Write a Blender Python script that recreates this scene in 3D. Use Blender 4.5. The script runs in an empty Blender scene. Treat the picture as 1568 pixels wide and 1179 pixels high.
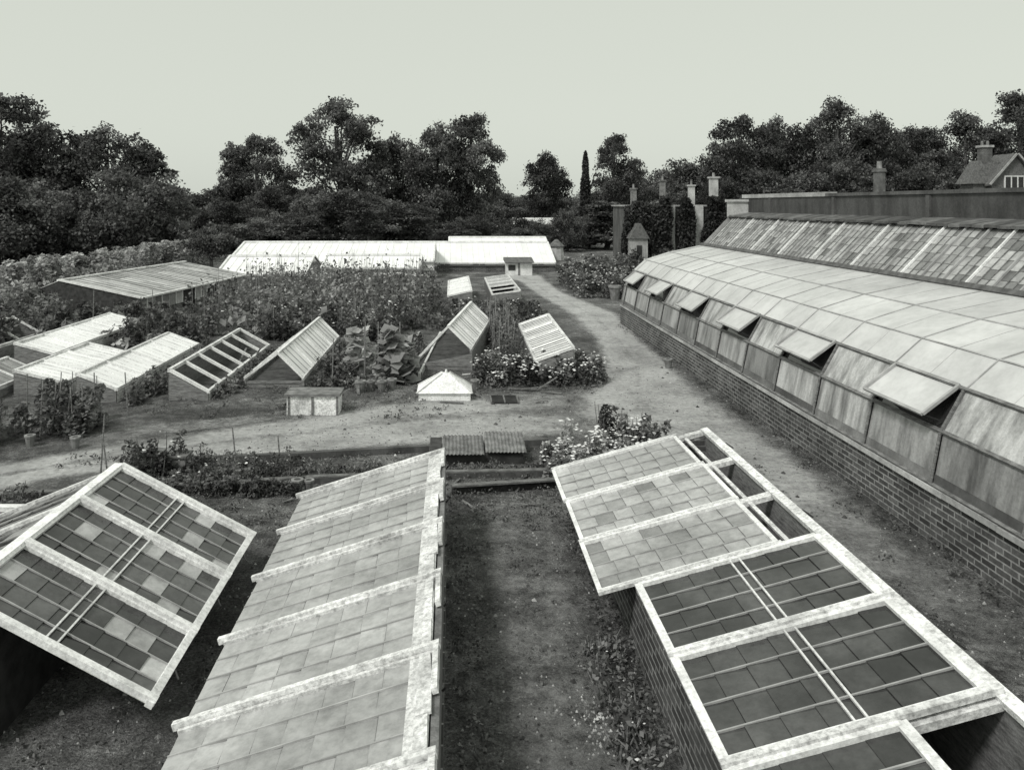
import bpy, math, random
import numpy as np
from mathutils import Vector
random.seed(7); rng=np.random.default_rng(7)
scene=bpy.context.scene
COL=scene.collection

# ------------------------------------------------------------------ materials
def new_mat(name):
    m=bpy.data.materials.new(name); m.use_nodes=True
    nt=m.node_tree; nt.nodes.clear(); return m,nt
def N(nt,t,**kw):
    n=nt.nodes.new(t)
    for k,v in kw.items(): setattr(n,k,v)
    return n
def mathn(nt,op,a,b=None,clamp=False):
    n=N(nt,'ShaderNodeMath',operation=op); n.use_clamp=clamp
    for i,v in enumerate((a,b)):
        if v is None: continue
        if isinstance(v,(int,float)): n.inputs[i].default_value=v
        else: nt.links.new(v,n.inputs[i])
    return n.outputs[0]
def noise(nt,scale,detail=6,rough=.6,vec=None,stretch=None):
    tc=N(nt,'ShaderNodeNewGeometry')
    src=tc.outputs['Position'] if vec is None else vec
    if stretch:
        mp=N(nt,'ShaderNodeMapping'); mp.inputs['Scale'].default_value=stretch
        nt.links.new(src,mp.inputs[0]); src=mp.outputs[0]
    n=N(nt,'ShaderNodeTexNoise'); n.inputs['Scale'].default_value=scale
    n.inputs['Detail'].default_value=detail; n.inputs['Roughness'].default_value=rough
    nt.links.new(src,n.inputs['Vector']); return n.outputs['Fac']
def ramp(nt,fac,stops):
    r=N(nt,'ShaderNodeValToRGB'); e=r.color_ramp.elements
    while len(e)<len(stops): e.new(.5)
    for el,(p,v) in zip(e,stops): el.position=p; el.color=(v,v,v,1)
    nt.links.new(fac,r.inputs[0]); return r.outputs[0]
def simple(name,lo,hi,scale=4,rough=.8,tone=.6,bump=.0,stretch=None,spec=.4,detail=6,p0=.35,p1=.65,trans=0,objr=0,fine=0):
    """noise-mottled grey surface; per-face 'tone' attribute gives piece to piece variation"""
    m,nt=new_mat(name)
    f=noise(nt,scale,detail,stretch=stretch)
    c=ramp(nt,f,[(p0,lo),(p1,hi)])
    at=N(nt,'ShaderNodeAttribute',attribute_name='tone')
    t=mathn(nt,'ADD',mathn(nt,'MULTIPLY',at.outputs['Fac'],tone*2),1-tone)
    v=mathn(nt,'MULTIPLY',c,t)
    if fine:
        v=mathn(nt,'MULTIPLY',v,ramp(nt,noise(nt,scale*9,5,.7),[(.3,1-fine),(.6,1+fine*.3)]))
    if objr:
        oi=N(nt,'ShaderNodeObjectInfo'); v=mathn(nt,'MULTIPLY',v,mathn(nt,'ADD',mathn(nt,'MULTIPLY',oi.outputs['Random'],objr*2),1-objr))
    b=N(nt,'ShaderNodeBsdfPrincipled'); nt.links.new(v,b.inputs['Base Color'])
    b.inputs['Roughness'].default_value=rough
    b.inputs['Specular IOR Level'].default_value=spec
    if bump:
        bp=N(nt,'ShaderNodeBump'); bp.inputs['Strength'].default_value=bump; bp.inputs['Distance'].default_value=.02
        f2=noise(nt,scale*5,5); nt.links.new(f2,bp.inputs['Height']); nt.links.new(bp.outputs[0],b.inputs['Normal'])
    o=N(nt,'ShaderNodeOutputMaterial')
    if trans:
        tr=N(nt,'ShaderNodeBsdfTranslucent'); nt.links.new(v,tr.inputs[0])
        mx=N(nt,'ShaderNodeMixShader'); mx.inputs[0].default_value=trans
        nt.links.new(b.outputs[0],mx.inputs[1]); nt.links.new(tr.outputs[0],mx.inputs[2]); nt.links.new(mx.outputs[0],o.inputs[0])
    else: nt.links.new(b.outputs[0],o.inputs[0])
    return m
def brick_mat(name,axis,b1,b2,mortar):
    m,nt=new_mat(name)
    g=N(nt,'ShaderNodeNewGeometry'); s=N(nt,'ShaderNodeSeparateXYZ'); nt.links.new(g.outputs['Position'],s.inputs[0])
    c=N(nt,'ShaderNodeCombineXYZ'); nt.links.new(s.outputs[axis],c.inputs[0]); nt.links.new(s.outputs[2],c.inputs[1])
    br=N(nt,'ShaderNodeTexBrick'); nt.links.new(c.outputs[0],br.inputs['Vector'])
    br.inputs['Scale'].default_value=1; br.inputs['Brick Width'].default_value=.225; br.inputs['Row Height'].default_value=.075
    br.inputs['Mortar Size'].default_value=.011; br.inputs['Mortar Smooth'].default_value=.3; br.inputs['Bias'].default_value=-.1
    br.inputs['Color1'].default_value=(b1,)*3+(1,); br.inputs['Color2'].default_value=(b2,)*3+(1,); br.inputs['Mortar'].default_value=(mortar,)*3+(1,)
    n=ramp(nt,noise(nt,1.6,8),[(.3,.5),(.7,1.3)])
    n2=ramp(nt,noise(nt,25,4),[(.3,.6),(.7,1.25)])
    mx=N(nt,'ShaderNodeVectorMath',operation='MULTIPLY'); nt.links.new(br.outputs[0],mx.inputs[0]); nt.links.new(n,mx.inputs[1])
    mx2=N(nt,'ShaderNodeVectorMath',operation='MULTIPLY'); nt.links.new(mx.outputs[0],mx2.inputs[0]); nt.links.new(n2,mx2.inputs[1])
    b=N(nt,'ShaderNodeBsdfPrincipled'); b.inputs['Roughness'].default_value=.9; nt.links.new(mx2.outputs[0],b.inputs['Base Color'])
    bp=N(nt,'ShaderNodeBump'); bp.inputs['Strength'].default_value=.6; bp.inputs['Distance'].default_value=.01; bp.invert=True
    nt.links.new(br.outputs['Fac'],bp.inputs['Height']); nt.links.new(bp.outputs[0],b.inputs['Normal'])
    o=N(nt,'ShaderNodeOutputMaterial'); nt.links.new(b.outputs[0],o.inputs[0]); return m

PAINT=simple('weathered_white_paint',.42,.78,3,.75,.3,.5,p0=.3,p1=.58,fine=.55)
PAINT2=simple('white_paint',.6,.86,3,.65,.2,.3,p0=.3,p1=.55,fine=.35)
BAR=simple('glazing_bar_paint',.26,.42,4,.7,.3,.2)
WOOD=simple('old_grey_timber',.1,.24,7,.85,.4,.4,stretch=(1,1,6),fine=.3)
DARKWOOD=simple('tarred_timber',.018,.05,7,.8,.5,.3)
GL_MID=simple('limewash_sky_sheen_glass',.26,.50,1.1,.22,.28,.1,spec=.6,p0=.34,p1=.68,fine=.3)  # pale grey also paints sky reflection into the cold frame panes
GL_GREY=simple('dusty_sky_sheen_glass',.14,.28,2.5,.2,.5,.0,spec=.6,fine=.2)  # dusty panes; on the dark lights its grey doubles as painted reflection
GL_DARK=simple('dark_interior_glass',.018,.085,1.3,.08,.5,.0,spec=.7,fine=.35)  # opaque: the dark interior behind the panes is painted into the glass colour
GL_WHITE=simple('whitewashed_glass',.80,.92,1.2,.35,.12,.0,spec=.4,p0=.3,p1=.6)
GL_ROOF=simple('shaded_roof_glass',.44,.66,.45,.25,.15,.0,spec=.5,p0=.33,p1=.66,fine=.14)
GL_STAIN=simple('stained_glass_panel',.13,.42,3,.3,.35,.0,spec=.5,stretch=(1,1.6,.25),p0=.34,p1=.6,fine=.25)
BRICK_Y=brick_mat('garden_brick_y',1,.045,.14,.3)
BRICK_X=brick_mat('garden_brick_x',0,.06,.14,.26)
STONE=simple('pale_render',.35,.6,2,.9,.3,.3,fine=.25)
DARKWALL=simple('soot_dark_wall',.045,.10,2.5,.9,.4,.4,stretch=(1,1,.4),fine=.3)
TILE=simple('roof_tile',.07,.16,6,.85,.5,.4)
SOIL=simple('bed_soil',.04,.10,6,.95,.4,.6)
TERRA=simple('terracotta_pot',.12,.25,6,.8,.4)
LEAF=simple('tree_foliage',.06,.165,.35,.8,.8,0,trans=.35,spec=.2,objr=.35)
LEAF2=simple('garden_foliage',.07,.24,.8,.7,.75,0,trans=.3,spec=.25)
LEAFL=simple('pale_foliage',.17,.40,1.2,.65,.65,0,trans=.3,spec=.3)
BARK=simple('bark',.05,.11,3,.9,.4,.4)
PETAL=simple('white_petals',.78,.92,5,.7,.15,0,trans=.2)
GRAVEL=simple('pebbles',.10,.42,6,.85,.8,0)

def ground_mat():
    m,nt=new_mat('trodden_earth')
    a=ramp(nt,noise(nt,.55,9,.72),[(.3,.06),(.46,.12),(.56,.2),(.7,.38)])
    b=ramp(nt,noise(nt,5,10,.85),[(.34,.35),(.5,.95),(.66,1.9)])
    c=ramp(nt,noise(nt,38,5,.85),[(.36,.35),(.5,1),(.64,1.9)])
    v=mathn(nt,'MULTIPLY',mathn(nt,'MULTIPLY',a,b),c)
    p=N(nt,'ShaderNodeBsdfPrincipled'); p.inputs['Roughness'].default_value=.95; nt.links.new(v,p.inputs['Base Color'])
    p.inputs['Specular IOR Level'].default_value=.2
    bp=N(nt,'ShaderNodeBump'); bp.inputs['Strength'].default_value=1; bp.inputs['Distance'].default_value=.1
    nt.links.new(mathn(nt,'ADD',noise(nt,7,8,.8),mathn(nt,'MULTIPLY',noise(nt,40,4,.7),.6)),bp.inputs['Height']); nt.links.new(bp.outputs[0],p.inputs['Normal'])
    o=N(nt,'ShaderNodeOutputMaterial'); nt.links.new(p.outputs[0],o.inputs[0]); return m
def road_mat():
    m,nt=new_mat('gravel_track')
    a=ramp(nt,noise(nt,.7,9,.7),[(.3,.2),(.5,.4),(.68,.52)])
    b=ramp(nt,noise(nt,9,10,.85),[(.34,.5),(.5,1),(.66,1.35)])
    v=mathn(nt,'MULTIPLY',a,b)
    p=N(nt,'ShaderNodeBsdfPrincipled'); p.inputs['Roughness'].default_value=.95; nt.links.new(v,p.inputs['Base Color'])
    p.inputs['Specular IOR Level'].default_value=.2
    bp=N(nt,'ShaderNodeBump'); bp.inputs['Strength'].default_value=.9; bp.inputs['Distance'].default_value=.05
    nt.links.new(noise(nt,14,8,.8),bp.inputs['Height']); nt.links.new(bp.outputs[0],p.inputs['Normal'])
    at=N(nt,'ShaderNodeAttribute',attribute_name='fade')
    f=mathn(nt,'ADD',mathn(nt,'MULTIPLY',at.outputs['Fac'],1.8),mathn(nt,'MULTIPLY',mathn(nt,'SUBTRACT',noise(nt,1.6,10,.85),.62),3.4),clamp=False)
    f=mathn(nt,'MULTIPLY',f,1.0,clamp=True)
    t=N(nt,'ShaderNodeBsdfTransparent'); mx=N(nt,'ShaderNodeMixShader')
    nt.links.new(f,mx.inputs[0]); nt.links.new(t.outputs[0],mx.inputs[1]); nt.links.new(p.outputs[0],mx.inputs[2])
    o=N(nt,'ShaderNodeOutputMaterial'); nt.links.new(mx.outputs[0],o.inputs[0]); return m
GROUND=ground_mat(); ROAD=road_mat()

# ------------------------------------------------------------------ mesh builder
class MB:
    def __init__(s): s.v=[];s.f=[];s.m=[];s.t=[]; s.mats=[]
    def mi(s,mat):
        if mat not in s.mats: s.mats.append(mat)
        return s.mats.index(mat)
    def poly(s,pts,mat,tone=.5):
        i=len(s.v); s.v+= [tuple(p) for p in pts]; s.f.append(tuple(range(i,i+len(pts)))); s.m.append(s.mi(mat)); s.t.append(tone)
    def hexa(s,p,mat,tone=.5):
        i=len(s.v); s.v+=[tuple(q) for q in p]; k=s.mi(mat)
        for f in ((0,3,2,1),(4,5,6,7),(0,1,5,4),(1,2,6,5),(2,3,7,6),(3,0,4,7)):
            s.f.append(tuple(i+j for j in f)); s.m.append(k); s.t.append(tone)
    def box(s,x0,x1,y0,y1,z0,z1,mat,tone=.5):
        s.hexa([(x0,y0,z0),(x1,y0,z0),(x1,y1,z0),(x0,y1,z0),(x0,y0,z1),(x1,y0,z1),(x1,y1,z1),(x0,y1,z1)],mat,tone)
    def beam(s,p,q,w,h,mat,up=(0,0,1),tone=None,lift=0):
        p=Vector(p);q=Vector(q);d=(q-p).normalized();u=Vector(up);u=(u-d*u.dot(d))
        if u.length<1e-4: u=Vector((1,0,0))-d*d.x
        u.normalize(); r=d.cross(u)*(w/2); p=p+u*lift;q=q+u*lift; u=u*h
        if tone is None: tone=random.uniform(.3,.7)
        s.hexa([p-r,p+r,q+r,q-r,p-r+u,p+r+u,q+r+u,q-r+u],mat,tone)
    def cyl(s,p,q,r0,r1,mat,n=8,tone=.5,cap=True):
        p=Vector(p);q=Vector(q);d=(q-p).normalized();a=d.orthogonal().normalized();b=d.cross(a);i=len(s.v);k=s.mi(mat)
        for c,r in((p,r0),(q,r1)):
            for j in range(n):
                t=2*math.pi*j/n; s.v.append(tuple(c+a*math.cos(t)*r+b*math.sin(t)*r))
        for j in range(n):
            s.f.append((i+j,i+(j+1)%n,i+n+(j+1)%n,i+n+j)); s.m.append(k); s.t.append(tone)
        if cap: s.f.append(tuple(i+n+j for j in range(n))); s.m.append(k); s.t.append(tone)
    def build(s,name,loc=(0,0,0),rot=0):
        me=bpy.data.meshes.new(name); me.from_pydata(s.v,[],s.f)
        for m in s.mats: me.materials.append(m)
        me.polygons.foreach_set('material_index',s.m)
        a=me.attributes.new('tone','FLOAT','FACE'); a.data.foreach_set('value',s.t)
        me.update(); o=bpy.data.objects.new(name,me); o.location=loc; o.rotation_euler[2]=rot; COL.objects.link(o); return o

def panes(mb,a,b,c,d,nu,nv,glass,bar=None,barw=.02,lap=.006,tj=.25,row=False,base=.5,miss=0,edge=0,edgem=None,alt=None,altp=0):
    """a->b ridge direction, a->d up the slope. lapped panes in nu columns / nv rows"""
    a,b,c,d=map(Vector,(a,b,c,d)); n=(b-a).cross(d-a).normalized()
    if n.z<0 and abs(n.z)>.05: n=-n
    def P(u,v): return (a*(1-u)+b*u)*(1-v)+(d*(1-u)+c*u)*v
    for i in range(nu):
        ct=random.uniform(-.05,.05); ph=random.uniform(-.12,.12)/nv if (lap and nv>3) else 0
        js=[0]+[ (j/nv)+ph for j in range(1,nv)]+[1]
        for j in range(nv):
            if random.random()<miss: continue
            t=min(1,max(0,base+ct+random.gauss(0,tj*.6)))
            g=alt if (alt and random.random()<altp) else glass
            k=[random.uniform(-.003,.003) for _ in range(4)]; v0,v1=js[j],js[j+1]
            mb.poly([P(i/nu,v0)+n*(lap+k[0]),P((i+1)/nu,v0)+n*(lap+k[1]),P((i+1)/nu,v1)+n*k[2],P(i/nu,v1)+n*k[3]],g,t)
            if lap: mb.poly([P(i/nu,v0)+n*(lap+.001),P((i+1)/nu,v0)+n*(lap+.001),P((i+1)/nu,v0)-n*.004,P(i/nu,v0)-n*.004],DARKWOOD,.5)
    if bar:
        for i in range(nu+1):
            w=edge if (edge and i in(0,nu)) else barw
            mb.beam(P(i/nu,0),P(i/nu,1),w,(.035 if w==edge else .014),(edgem or bar) if w==edge else bar,up=n,lift=.002)
        if row:
            for j in range(nv+1): mb.beam(P(0,j/nv),P(1,j/nv),barw,.016,bar,up=n,lift=.002)
        if edge:
            for v in (0,1): mb.beam(P(0,v),P(1,v),edge,.032,edgem or bar,up=n,lift=.003)

# ------------------------------------------------------------------ leaves
def leaf_obj(name,pts,size,tone,mat,extra=None,up=.4,loc=(0,0,0),link=True,aspect=.6):
    n=len(pts); nor=rng.normal(size=(n,3)); nor[:,2]=np.abs(nor[:,2])+up; nor/=np.linalg.norm(nor,axis=1,keepdims=True)
    r=rng.normal(size=(n,3)); t=np.cross(nor,r); t/=np.linalg.norm(t,axis=1,keepdims=True)+1e-9; b=np.cross(nor,t)
    s=(size*rng.uniform(.6,1.4,n))[:,None]
    V=np.stack([pts-t*s,pts+b*s*aspect-t*s*.1,pts+t*s,pts-b*s*aspect-t*s*.1],1).reshape(-1,3)
    F=np.arange(4*n).reshape(-1,4)
    me=bpy.data.meshes.new(name)
    ev=[];ef=[];em=[];et=[]; mats=[mat]
    if extra:
        ev=extra.v; off=len(V); ef=[tuple(i+off for i in f) for f in extra.f]
        em=[extra.m[i]+1 for i in range(len(extra.m))]; et=extra.t; mats+=extra.mats
    av=np.concatenate([V,np.array(ev).reshape(-1,3)]) if len(ev) else V
    lt=np.concatenate([np.full(n,4),np.array([len(f) for f in ef],int)]).astype(np.int32)
    idx=np.concatenate([F.ravel(),np.array([i for f in ef for i in f],int)]).astype(np.int32)
    me.vertices.add(len(av)); me.vertices.foreach_set('co',av.ravel().astype(np.float32))
    me.loops.add(len(idx)); me.loops.foreach_set('vertex_index',idx)
    me.polygons.add(len(lt)); me.polygons.foreach_set('loop_start',np.concatenate([[0],np.cumsum(lt)[:-1]]).astype(np.int32))
    me.polygons.foreach_set('loop_total',lt)
    me.polygons.foreach_set('material_index',np.concatenate([np.zeros(n),np.array(em)]).astype(np.int32))
    for m in mats: me.materials.append(m)
    a=me.attributes.new('tone','FLOAT','FACE'); a.data.foreach_set('value',np.concatenate([np.clip(tone,0,1),np.array(et)]).astype(np.float32))
    me.update(calc_edges=True); me.validate()
    if not link: return me
    o=bpy.data.objects.new(name,me); o.location=loc; COL.objects.link(o); return o

def tree_mesh(name,H,R,seed,nleaf=20000,leaf=.17,base=.08,nlobes=20,mat=None,taper=0,lob=(.26,.42),spread=1.0):
    global rng
    rr=np.random.default_rng(seed); random.seed(seed)
    zc=H*(1+base)/2; hz=H*(1-base)/2
    ex=MB(); tr=R*.065
    ex.cyl((0,0,0),(0.1*R*rr.normal(),0.05*R,H*.35),tr*1.3,tr,BARK,8); ex.cyl((0,0,H*.33),(.1*R*rr.normal(),.1*R*rr.normal(),H*.8),tr,tr*.35,BARK,7)
    cl=[]
    for i in range(nlobes):
        z=-1+2*(i+.5)/nlobes+rr.uniform(-.12,.12); z=max(-1,min(1,z)); ang=i*2.4+rr.uniform(-.6,.6)
        rad=math.sqrt(max(0,1-abs(z)**2.4))*(1-taper*(z+1)/2)*rr.uniform(.75,1.12)
        lr=R*rr.uniform(*lob)*(1-taper*.5*(z+1)/2)
        q=max(0,R*rad-lr*.6)*spread
        c=np.array([q*math.cos(ang),q*math.sin(ang),zc+z*(hz-lr*.75)])
        ex.cyl((0,0,max(.3,c[2]*.6)),tuple(c),tr*.45,tr*.1,BARK,5)
        m=13
        d=rr.normal(size=(m,3)); d[:,2]=d[:,2]*.8+.15; d/=np.linalg.norm(d,axis=1,keepdims=True)
        for k in range(m): cl.append((c+d[k]*lr*np.array([1,1,.8])*rr.uniform(.45,1.1),lr*rr.uniform(.22,.5)))
        cl.append((c,lr*.75))
    cl.append((np.array([0,0,zc]),R*.5)); cl.append((np.array([0,0,zc-hz*.5]),R*.55)); cl.append((np.array([0,0,zc+hz*.35]),R*.4))
    w=np.array([r**1.8 for _,r in cl]); cnt=(w/w.sum()*nleaf).astype(int)
    P=[];T=[]
    for (c,r),k in zip(cl,cnt):
        q=rr.normal(size=(k,3))*r*.52*np.array([1.15,1.15,.62])
        q[:,2]-=.25*(q[:,0]**2+q[:,1]**2)/max(r,.01)
        P.append(c+q); T.append(np.clip(.5+rr.normal()*.2+rr.normal(size=k)*.14,0,1))
    P=np.concatenate(P); P[:,2]=np.maximum(P[:,2],.1)
    rng=np.random.default_rng(seed+100)
    return leaf_obj(name,P,leaf,np.concatenate(T),mat or LEAF,extra=ex,link=False,up=.25)

def bush_pts(x0,x1,y0,y1,h,n,clr=.35,seed=0,hvar=.5):
    rr=np.random.default_rng(seed); area=(x1-x0)*(y1-y0); nc=max(3,int(area/(clr*clr*1.2)))
    cx=rr.uniform(x0,x1,nc); cy=rr.uniform(y0,y1,nc); ch=h*rr.uniform(1-hvar,1,nc)*(1+.25*rr.normal(size=nc)*hvar)
    per=max(4,n//nc); P=[];T=[]
    for x,y,hh in zip(cx,cy,ch):
        u=rr.uniform(0,1,per); ang=rr.uniform(0,6.28,per)
        rad=clr*np.sqrt(rr.uniform(0,1,per))*(1.05-.65*u)
        lx,ly=rr.normal(size=2)*.18*hh
        P.append(np.stack([x+rad*np.cos(ang)+lx*u,y+rad*np.sin(ang)+ly*u,hh*(.05+.95*u)],1)); T.append(np.clip(.45+rr.normal()*.22+rr.normal(size=per)*.14,0,1))
    return np.concatenate(P),np.concatenate(T),list(zip(cx,cy,ch))
def plants(name,x0,x1,y0,y1,h,n,leaf=.07,clr=.3,seed=0,mat=None,flowers=0,fs=.05,stakes=0,hvar=.5,stems=True):
    P,T,c=bush_pts(x0,x1,y0,y1,h,n,clr,seed,hvar=hvar)
    ex=MB(); rr=random.Random(seed)
    if stems:
        for x,y,hh in c: 
            ex.cyl((x,y,0),(x+rr.uniform(-.08,.08),y+rr.uniform(-.08,.08),hh*1.02),.012,.005,WOOD,4,cap=False)
    for i in range(flowers):
        x,y,hh=rr.choice(c); z=hh*rr.uniform(.65,1.12); a=rr.uniform(0,6.28); q=clr*rr.uniform(.2,.95)
        fx,fy=x+q*math.cos(a),y+q*math.sin(a); s=fs*rr.uniform(.4,1.2)
        tl=(rr.uniform(-.6,.6),rr.uniform(-1,.2)); n6=7; top=(fx,fy,z+s*.45)
        ring=[(fx+s*math.cos(k*6.283/n6),fy+s*math.sin(k*6.283/n6),z+s*(.15*math.sin(k*2.1)+tl[0]*math.cos(k*6.283/n6)*.5+tl[1]*math.sin(k*6.283/n6)*.5)) for k in range(n6)]
        for k in range(n6): ex.poly([top,ring[k],ring[(k+1)%n6]],PETAL,rr.uniform(.3,.7))
    for i in range(stakes):
        x=rr.uniform(x0,x1);y=rr.uniform(y0,y1); ex.cyl((x,y,0),(x+rr.uniform(-.08,.08),y,h*rr.uniform(1.0,1.25)),.011,.009,WOOD,5)
    global rng; rng=np.random.default_rng(seed+5)
    return leaf_obj(name,P,leaf,T,mat or LEAF2,extra=ex)

# ------------------------------------------------------------------ ground and tracks
g=MB(); g.poly([(-700,-100,0),(700,-100,0),(700,1300,0),(-700,1300,0)],GROUND); g.build('ground')
def track(name,L,Rr,z,fscale,rut=0):
    n=17; V=[];F=[];A=[]
    def dens(pl):
        o=[]
        for (a,b) in zip(pl[:-1],pl[1:]):
            for k in range(6): o.append((a[0]+(b[0]-a[0])*k/6,a[1]+(b[1]-a[1])*k/6))
        return o+[pl[-1]]
    L=dens(L);Rr=dens(Rr)
    for i,(l,r) in enumerate(zip(L,Rr)):
        for j in range(n):
            t=j/(n-1); V.append((l[0]+(r[0]-l[0])*t,l[1]+(r[1]-l[1])*t,z)); e=min(t,1-t)*2
            a=min(1,e*2.0)*fscale((l[1]+r[1])/2,i,len(L))
            if rut and j in (7,8): a*=1-rut
            A.append(a)
    for i in range(len(L)-1):
        for j in range(n-1): F.append((i*n+j,i*n+j+1,(i+1)*n+j+1,(i+1)*n+j))
    me=bpy.data.meshes.new(name); me.from_pydata(V,[],F); a=me.attributes.new('fade','FLOAT','POINT'); a.data.foreach_set('value',A)
    me.materials.append(ROAD); o=bpy.data.objects.new(name,me); COL.objects.link(o)
track('gravel_road',
 [(-25,9.6),(-12,10.8),(-6.9,12.3),(-6,13.0),(-4.5,14.0),(-3.1,15.0),(-.7,16.6),(.9,16.8),(3.4,18.4)],
 [(-25,8.0),(-12,9.4),(-6.4,10.8),(-5.5,11.4),(-4.2,11.8),(-2.5,12.2),(-.2,12.7),(1.7,13.0),(4.6,12.6)],.004,lambda y,i,n:min(1,(n-1-i)/8),.35)
track('gravel_path',
 [(3.2,1.0),(3.4,6),(3.4,10),(3.3,12.5),(1.9,15.0),(2.7,17.6),(3.6,19.5),(4.1,23.3),(4.1,28.9),(3.6,35.3),(3.3,41),(2.0,44)],
 [(5.7,1.0),(5.7,6),(5.7,10),(5.7,12.5),(5.7,15.0),(5.7,17.6),(5.7,19.5),(5.8,23.3),(6.3,28.9),(5.2,36),(5.2,42),(5.5,46.5)],.008,lambda y,i,n:(.36 if y<8 else min(1,.36+(y-8)*.12)),.25)
track('worn_earth_patch',[(.15,2),(.2,5),(.2,8),(.1,10.5)],[(1.7,2),(1.6,5),(1.5,8),(1.6,10.5)],.004,lambda y,i,n:.38)
track('worn_earth_verge',[(-6,14.2),(-4,15.0),(-1.2,16.6)],[(-6.2,12.9),(-4,13.9),(-1,16)],.0125,lambda y,i,n:.45)

pb=MB(); rr=random.Random(3)
for i in range(11000):
    y=3.5+ (rr.random()**1.6)*17; x=rr.uniform(-3.5,5.6)
    if -1.9<x<-.05 and y<9.8: continue
    if 1.6<x<3.3 and y<10.3: continue
    s=rr.uniform(.004,.014)*(1+ (rr.random()<.06)*1.5); a=rr.uniform(0,3)
    if rr.random()<.003: s*=3
    m_=GRAVEL if rr.random()<.6 else SOIL
    if m_ is SOIL: s*=1.7
    t=rr.uniform(.0,1)
    q=[(x+s*math.cos(a+k*1.57)*rr.uniform(.7,1.2),y+s*math.sin(a+k*1.57)*rr.uniform(.7,1.2),.0) for k in range(4)]
    tp=(x,y,.006+s*.7)
    for k in range(4): pb.poly([q[k],q[(k+1)%4],tp],m_,t)
for i in range(200):
    x=1.18+rr.gauss(0,.13);y=6.05+rr.gauss(0,.2);s=rr.uniform(.005,.016);a=rr.uniform(0,3)
    q=[(x+s*math.cos(a+k*1.57),y+s*math.sin(a+k*1.57),0) for k in range(4)]
    for k in range(4): pb.poly([q[k],q[(k+1)%4],(x,y,.006+s*.7)],GRAVEL,rr.uniform(.5,1))
pb.build('loose_pebbles')
def weeds(name,regions,seed):
    r2=np.random.default_rng(seed); P=[];T=[]
    for (x0,x1,y0,y1,n,h) in regions:
        for i in range(n):
            x=r2.uniform(x0,x1);y=r2.uniform(y0,y1);k=r2.integers(6,22);rad=r2.uniform(.02,.1)
            P.append(np.stack([x+r2.normal(size=k)*rad,y+r2.normal(size=k)*rad,r2.uniform(.01,h,k)],1)); T.append(np.clip(r2.normal(.4,.2,k),0,1))
    leaf_obj(name,np.concatenate(P),.018,np.concatenate(T),LEAF2)
weeds('ground_weeds',[(0,.25,4,10,90,.08),(1.4,1.7,4,10,110,.12),(.2,1.6,4,11,60,.03),(-3.3,-1.9,5,10.5,90,.05),(5.45,5.68,7,26,150,.1),(3.35,3.6,4,12,110,.1),(-5,-2,9.5,11.2,90,.07),(-.1,1.6,9.8,11.4,110,.09),(-6,0,14.6,16.5,190,.07),(3.5,5.5,5,12,50,.03),(-6,2,11.9,12.6,150,.06),(-6,3,16.6,17.3,140,.1)],4)

# ------------------------------------------------------------------ near cold frames
# middle frame (ridge on its east side)
mb=MB(); xr,zr,xl,zl=-.075,.97,-1.84,.42
ys=[9.6-1.06*i for i in range(8)]
nrm=Vector((-(zr-zl),0,xr-xl)).normalized()
for y1,y0 in zip(ys[:-1],ys[1:]):
    dz=random.uniform(-.006,.006)
    def q(x,y): 
        t=(x-xl)/(xr-xl); return (x,y,zl+(zr-zl)*t+dz)
    panes(mb,q(xl+.0,y0+.03),q(xl+.0,y1-.03),q(xr-.2,y1-.03),q(xr-.2,y0+.03),4,8,GL_MID,BAR,.011,.009,.16)
    mb.beam(q(xr-.13,y0+.05),q(xr-.13,y1-.05),.15,.016,PAINT,up=nrm,lift=.003)
    for k in range(3):
        a=y0+.05+k*(y1-y0-.1)/3
        mb.beam(q(xr-.09+random.uniform(-.012,.012),a),q(xr-.09+random.uniform(-.012,.012),a+(y1-y0-.1)/3-.006),random.uniform(.06,.1),.01+random.uniform(0,.008),PAINT,up=nrm,lift=.02)
    for yy in (y0+.045,y1-.045): mb.beam(q(xl-.01,yy),q(xr-.03,yy),.03,.03,PAINT,up=nrm,tone=.4)
for y in ys:
    mb.beam((xl-.06,y+random.uniform(-.01,.01),zl-.01),(xr,y+random.uniform(-.01,.01),zr+.01),.045,.05,PAINT,up=nrm)
    mb.beam((xr-.025,y-.5,zr-.0),(xr-.025,y+.02,zr+.0),.04,.04,PAINT,up=nrm)
mb.box(xr-.05,xr,ys[-1],ys[0],0.28,zr-.02,WOOD); mb.box(xr-.06,xr+.015,ys[-1],ys[0],0,.28,BRICK_Y)
mb.box(xl,xl+.06,ys[-1],ys[0],0,zl-.03,WOOD); mb.hexa([(xl,ys[0]-.05,0),(xr,ys[0]-.05,0),(xr,ys[0]-.005,0),(xl,ys[0]-.005,0),(xl,ys[0]-.05,zl-.01),(xr,ys[0]-.05,zr-.02),(xr,ys[0]-.005,zr-.02),(xl,ys[0]-.005,zl-.01)],WOOD)
for y in ys[:-1]:
    mb.beam((xr+.02,y-.35,zr-.08),(xr+.06,y-.38,zr-.02),.014,.014,DARKWOOD); mb.beam((xr+.06,y-.38,zr-.02),(xr+.02,y-.45,zr+.02),.014,.014,DARKWOOD)
mb.build('cold_frame')

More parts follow.
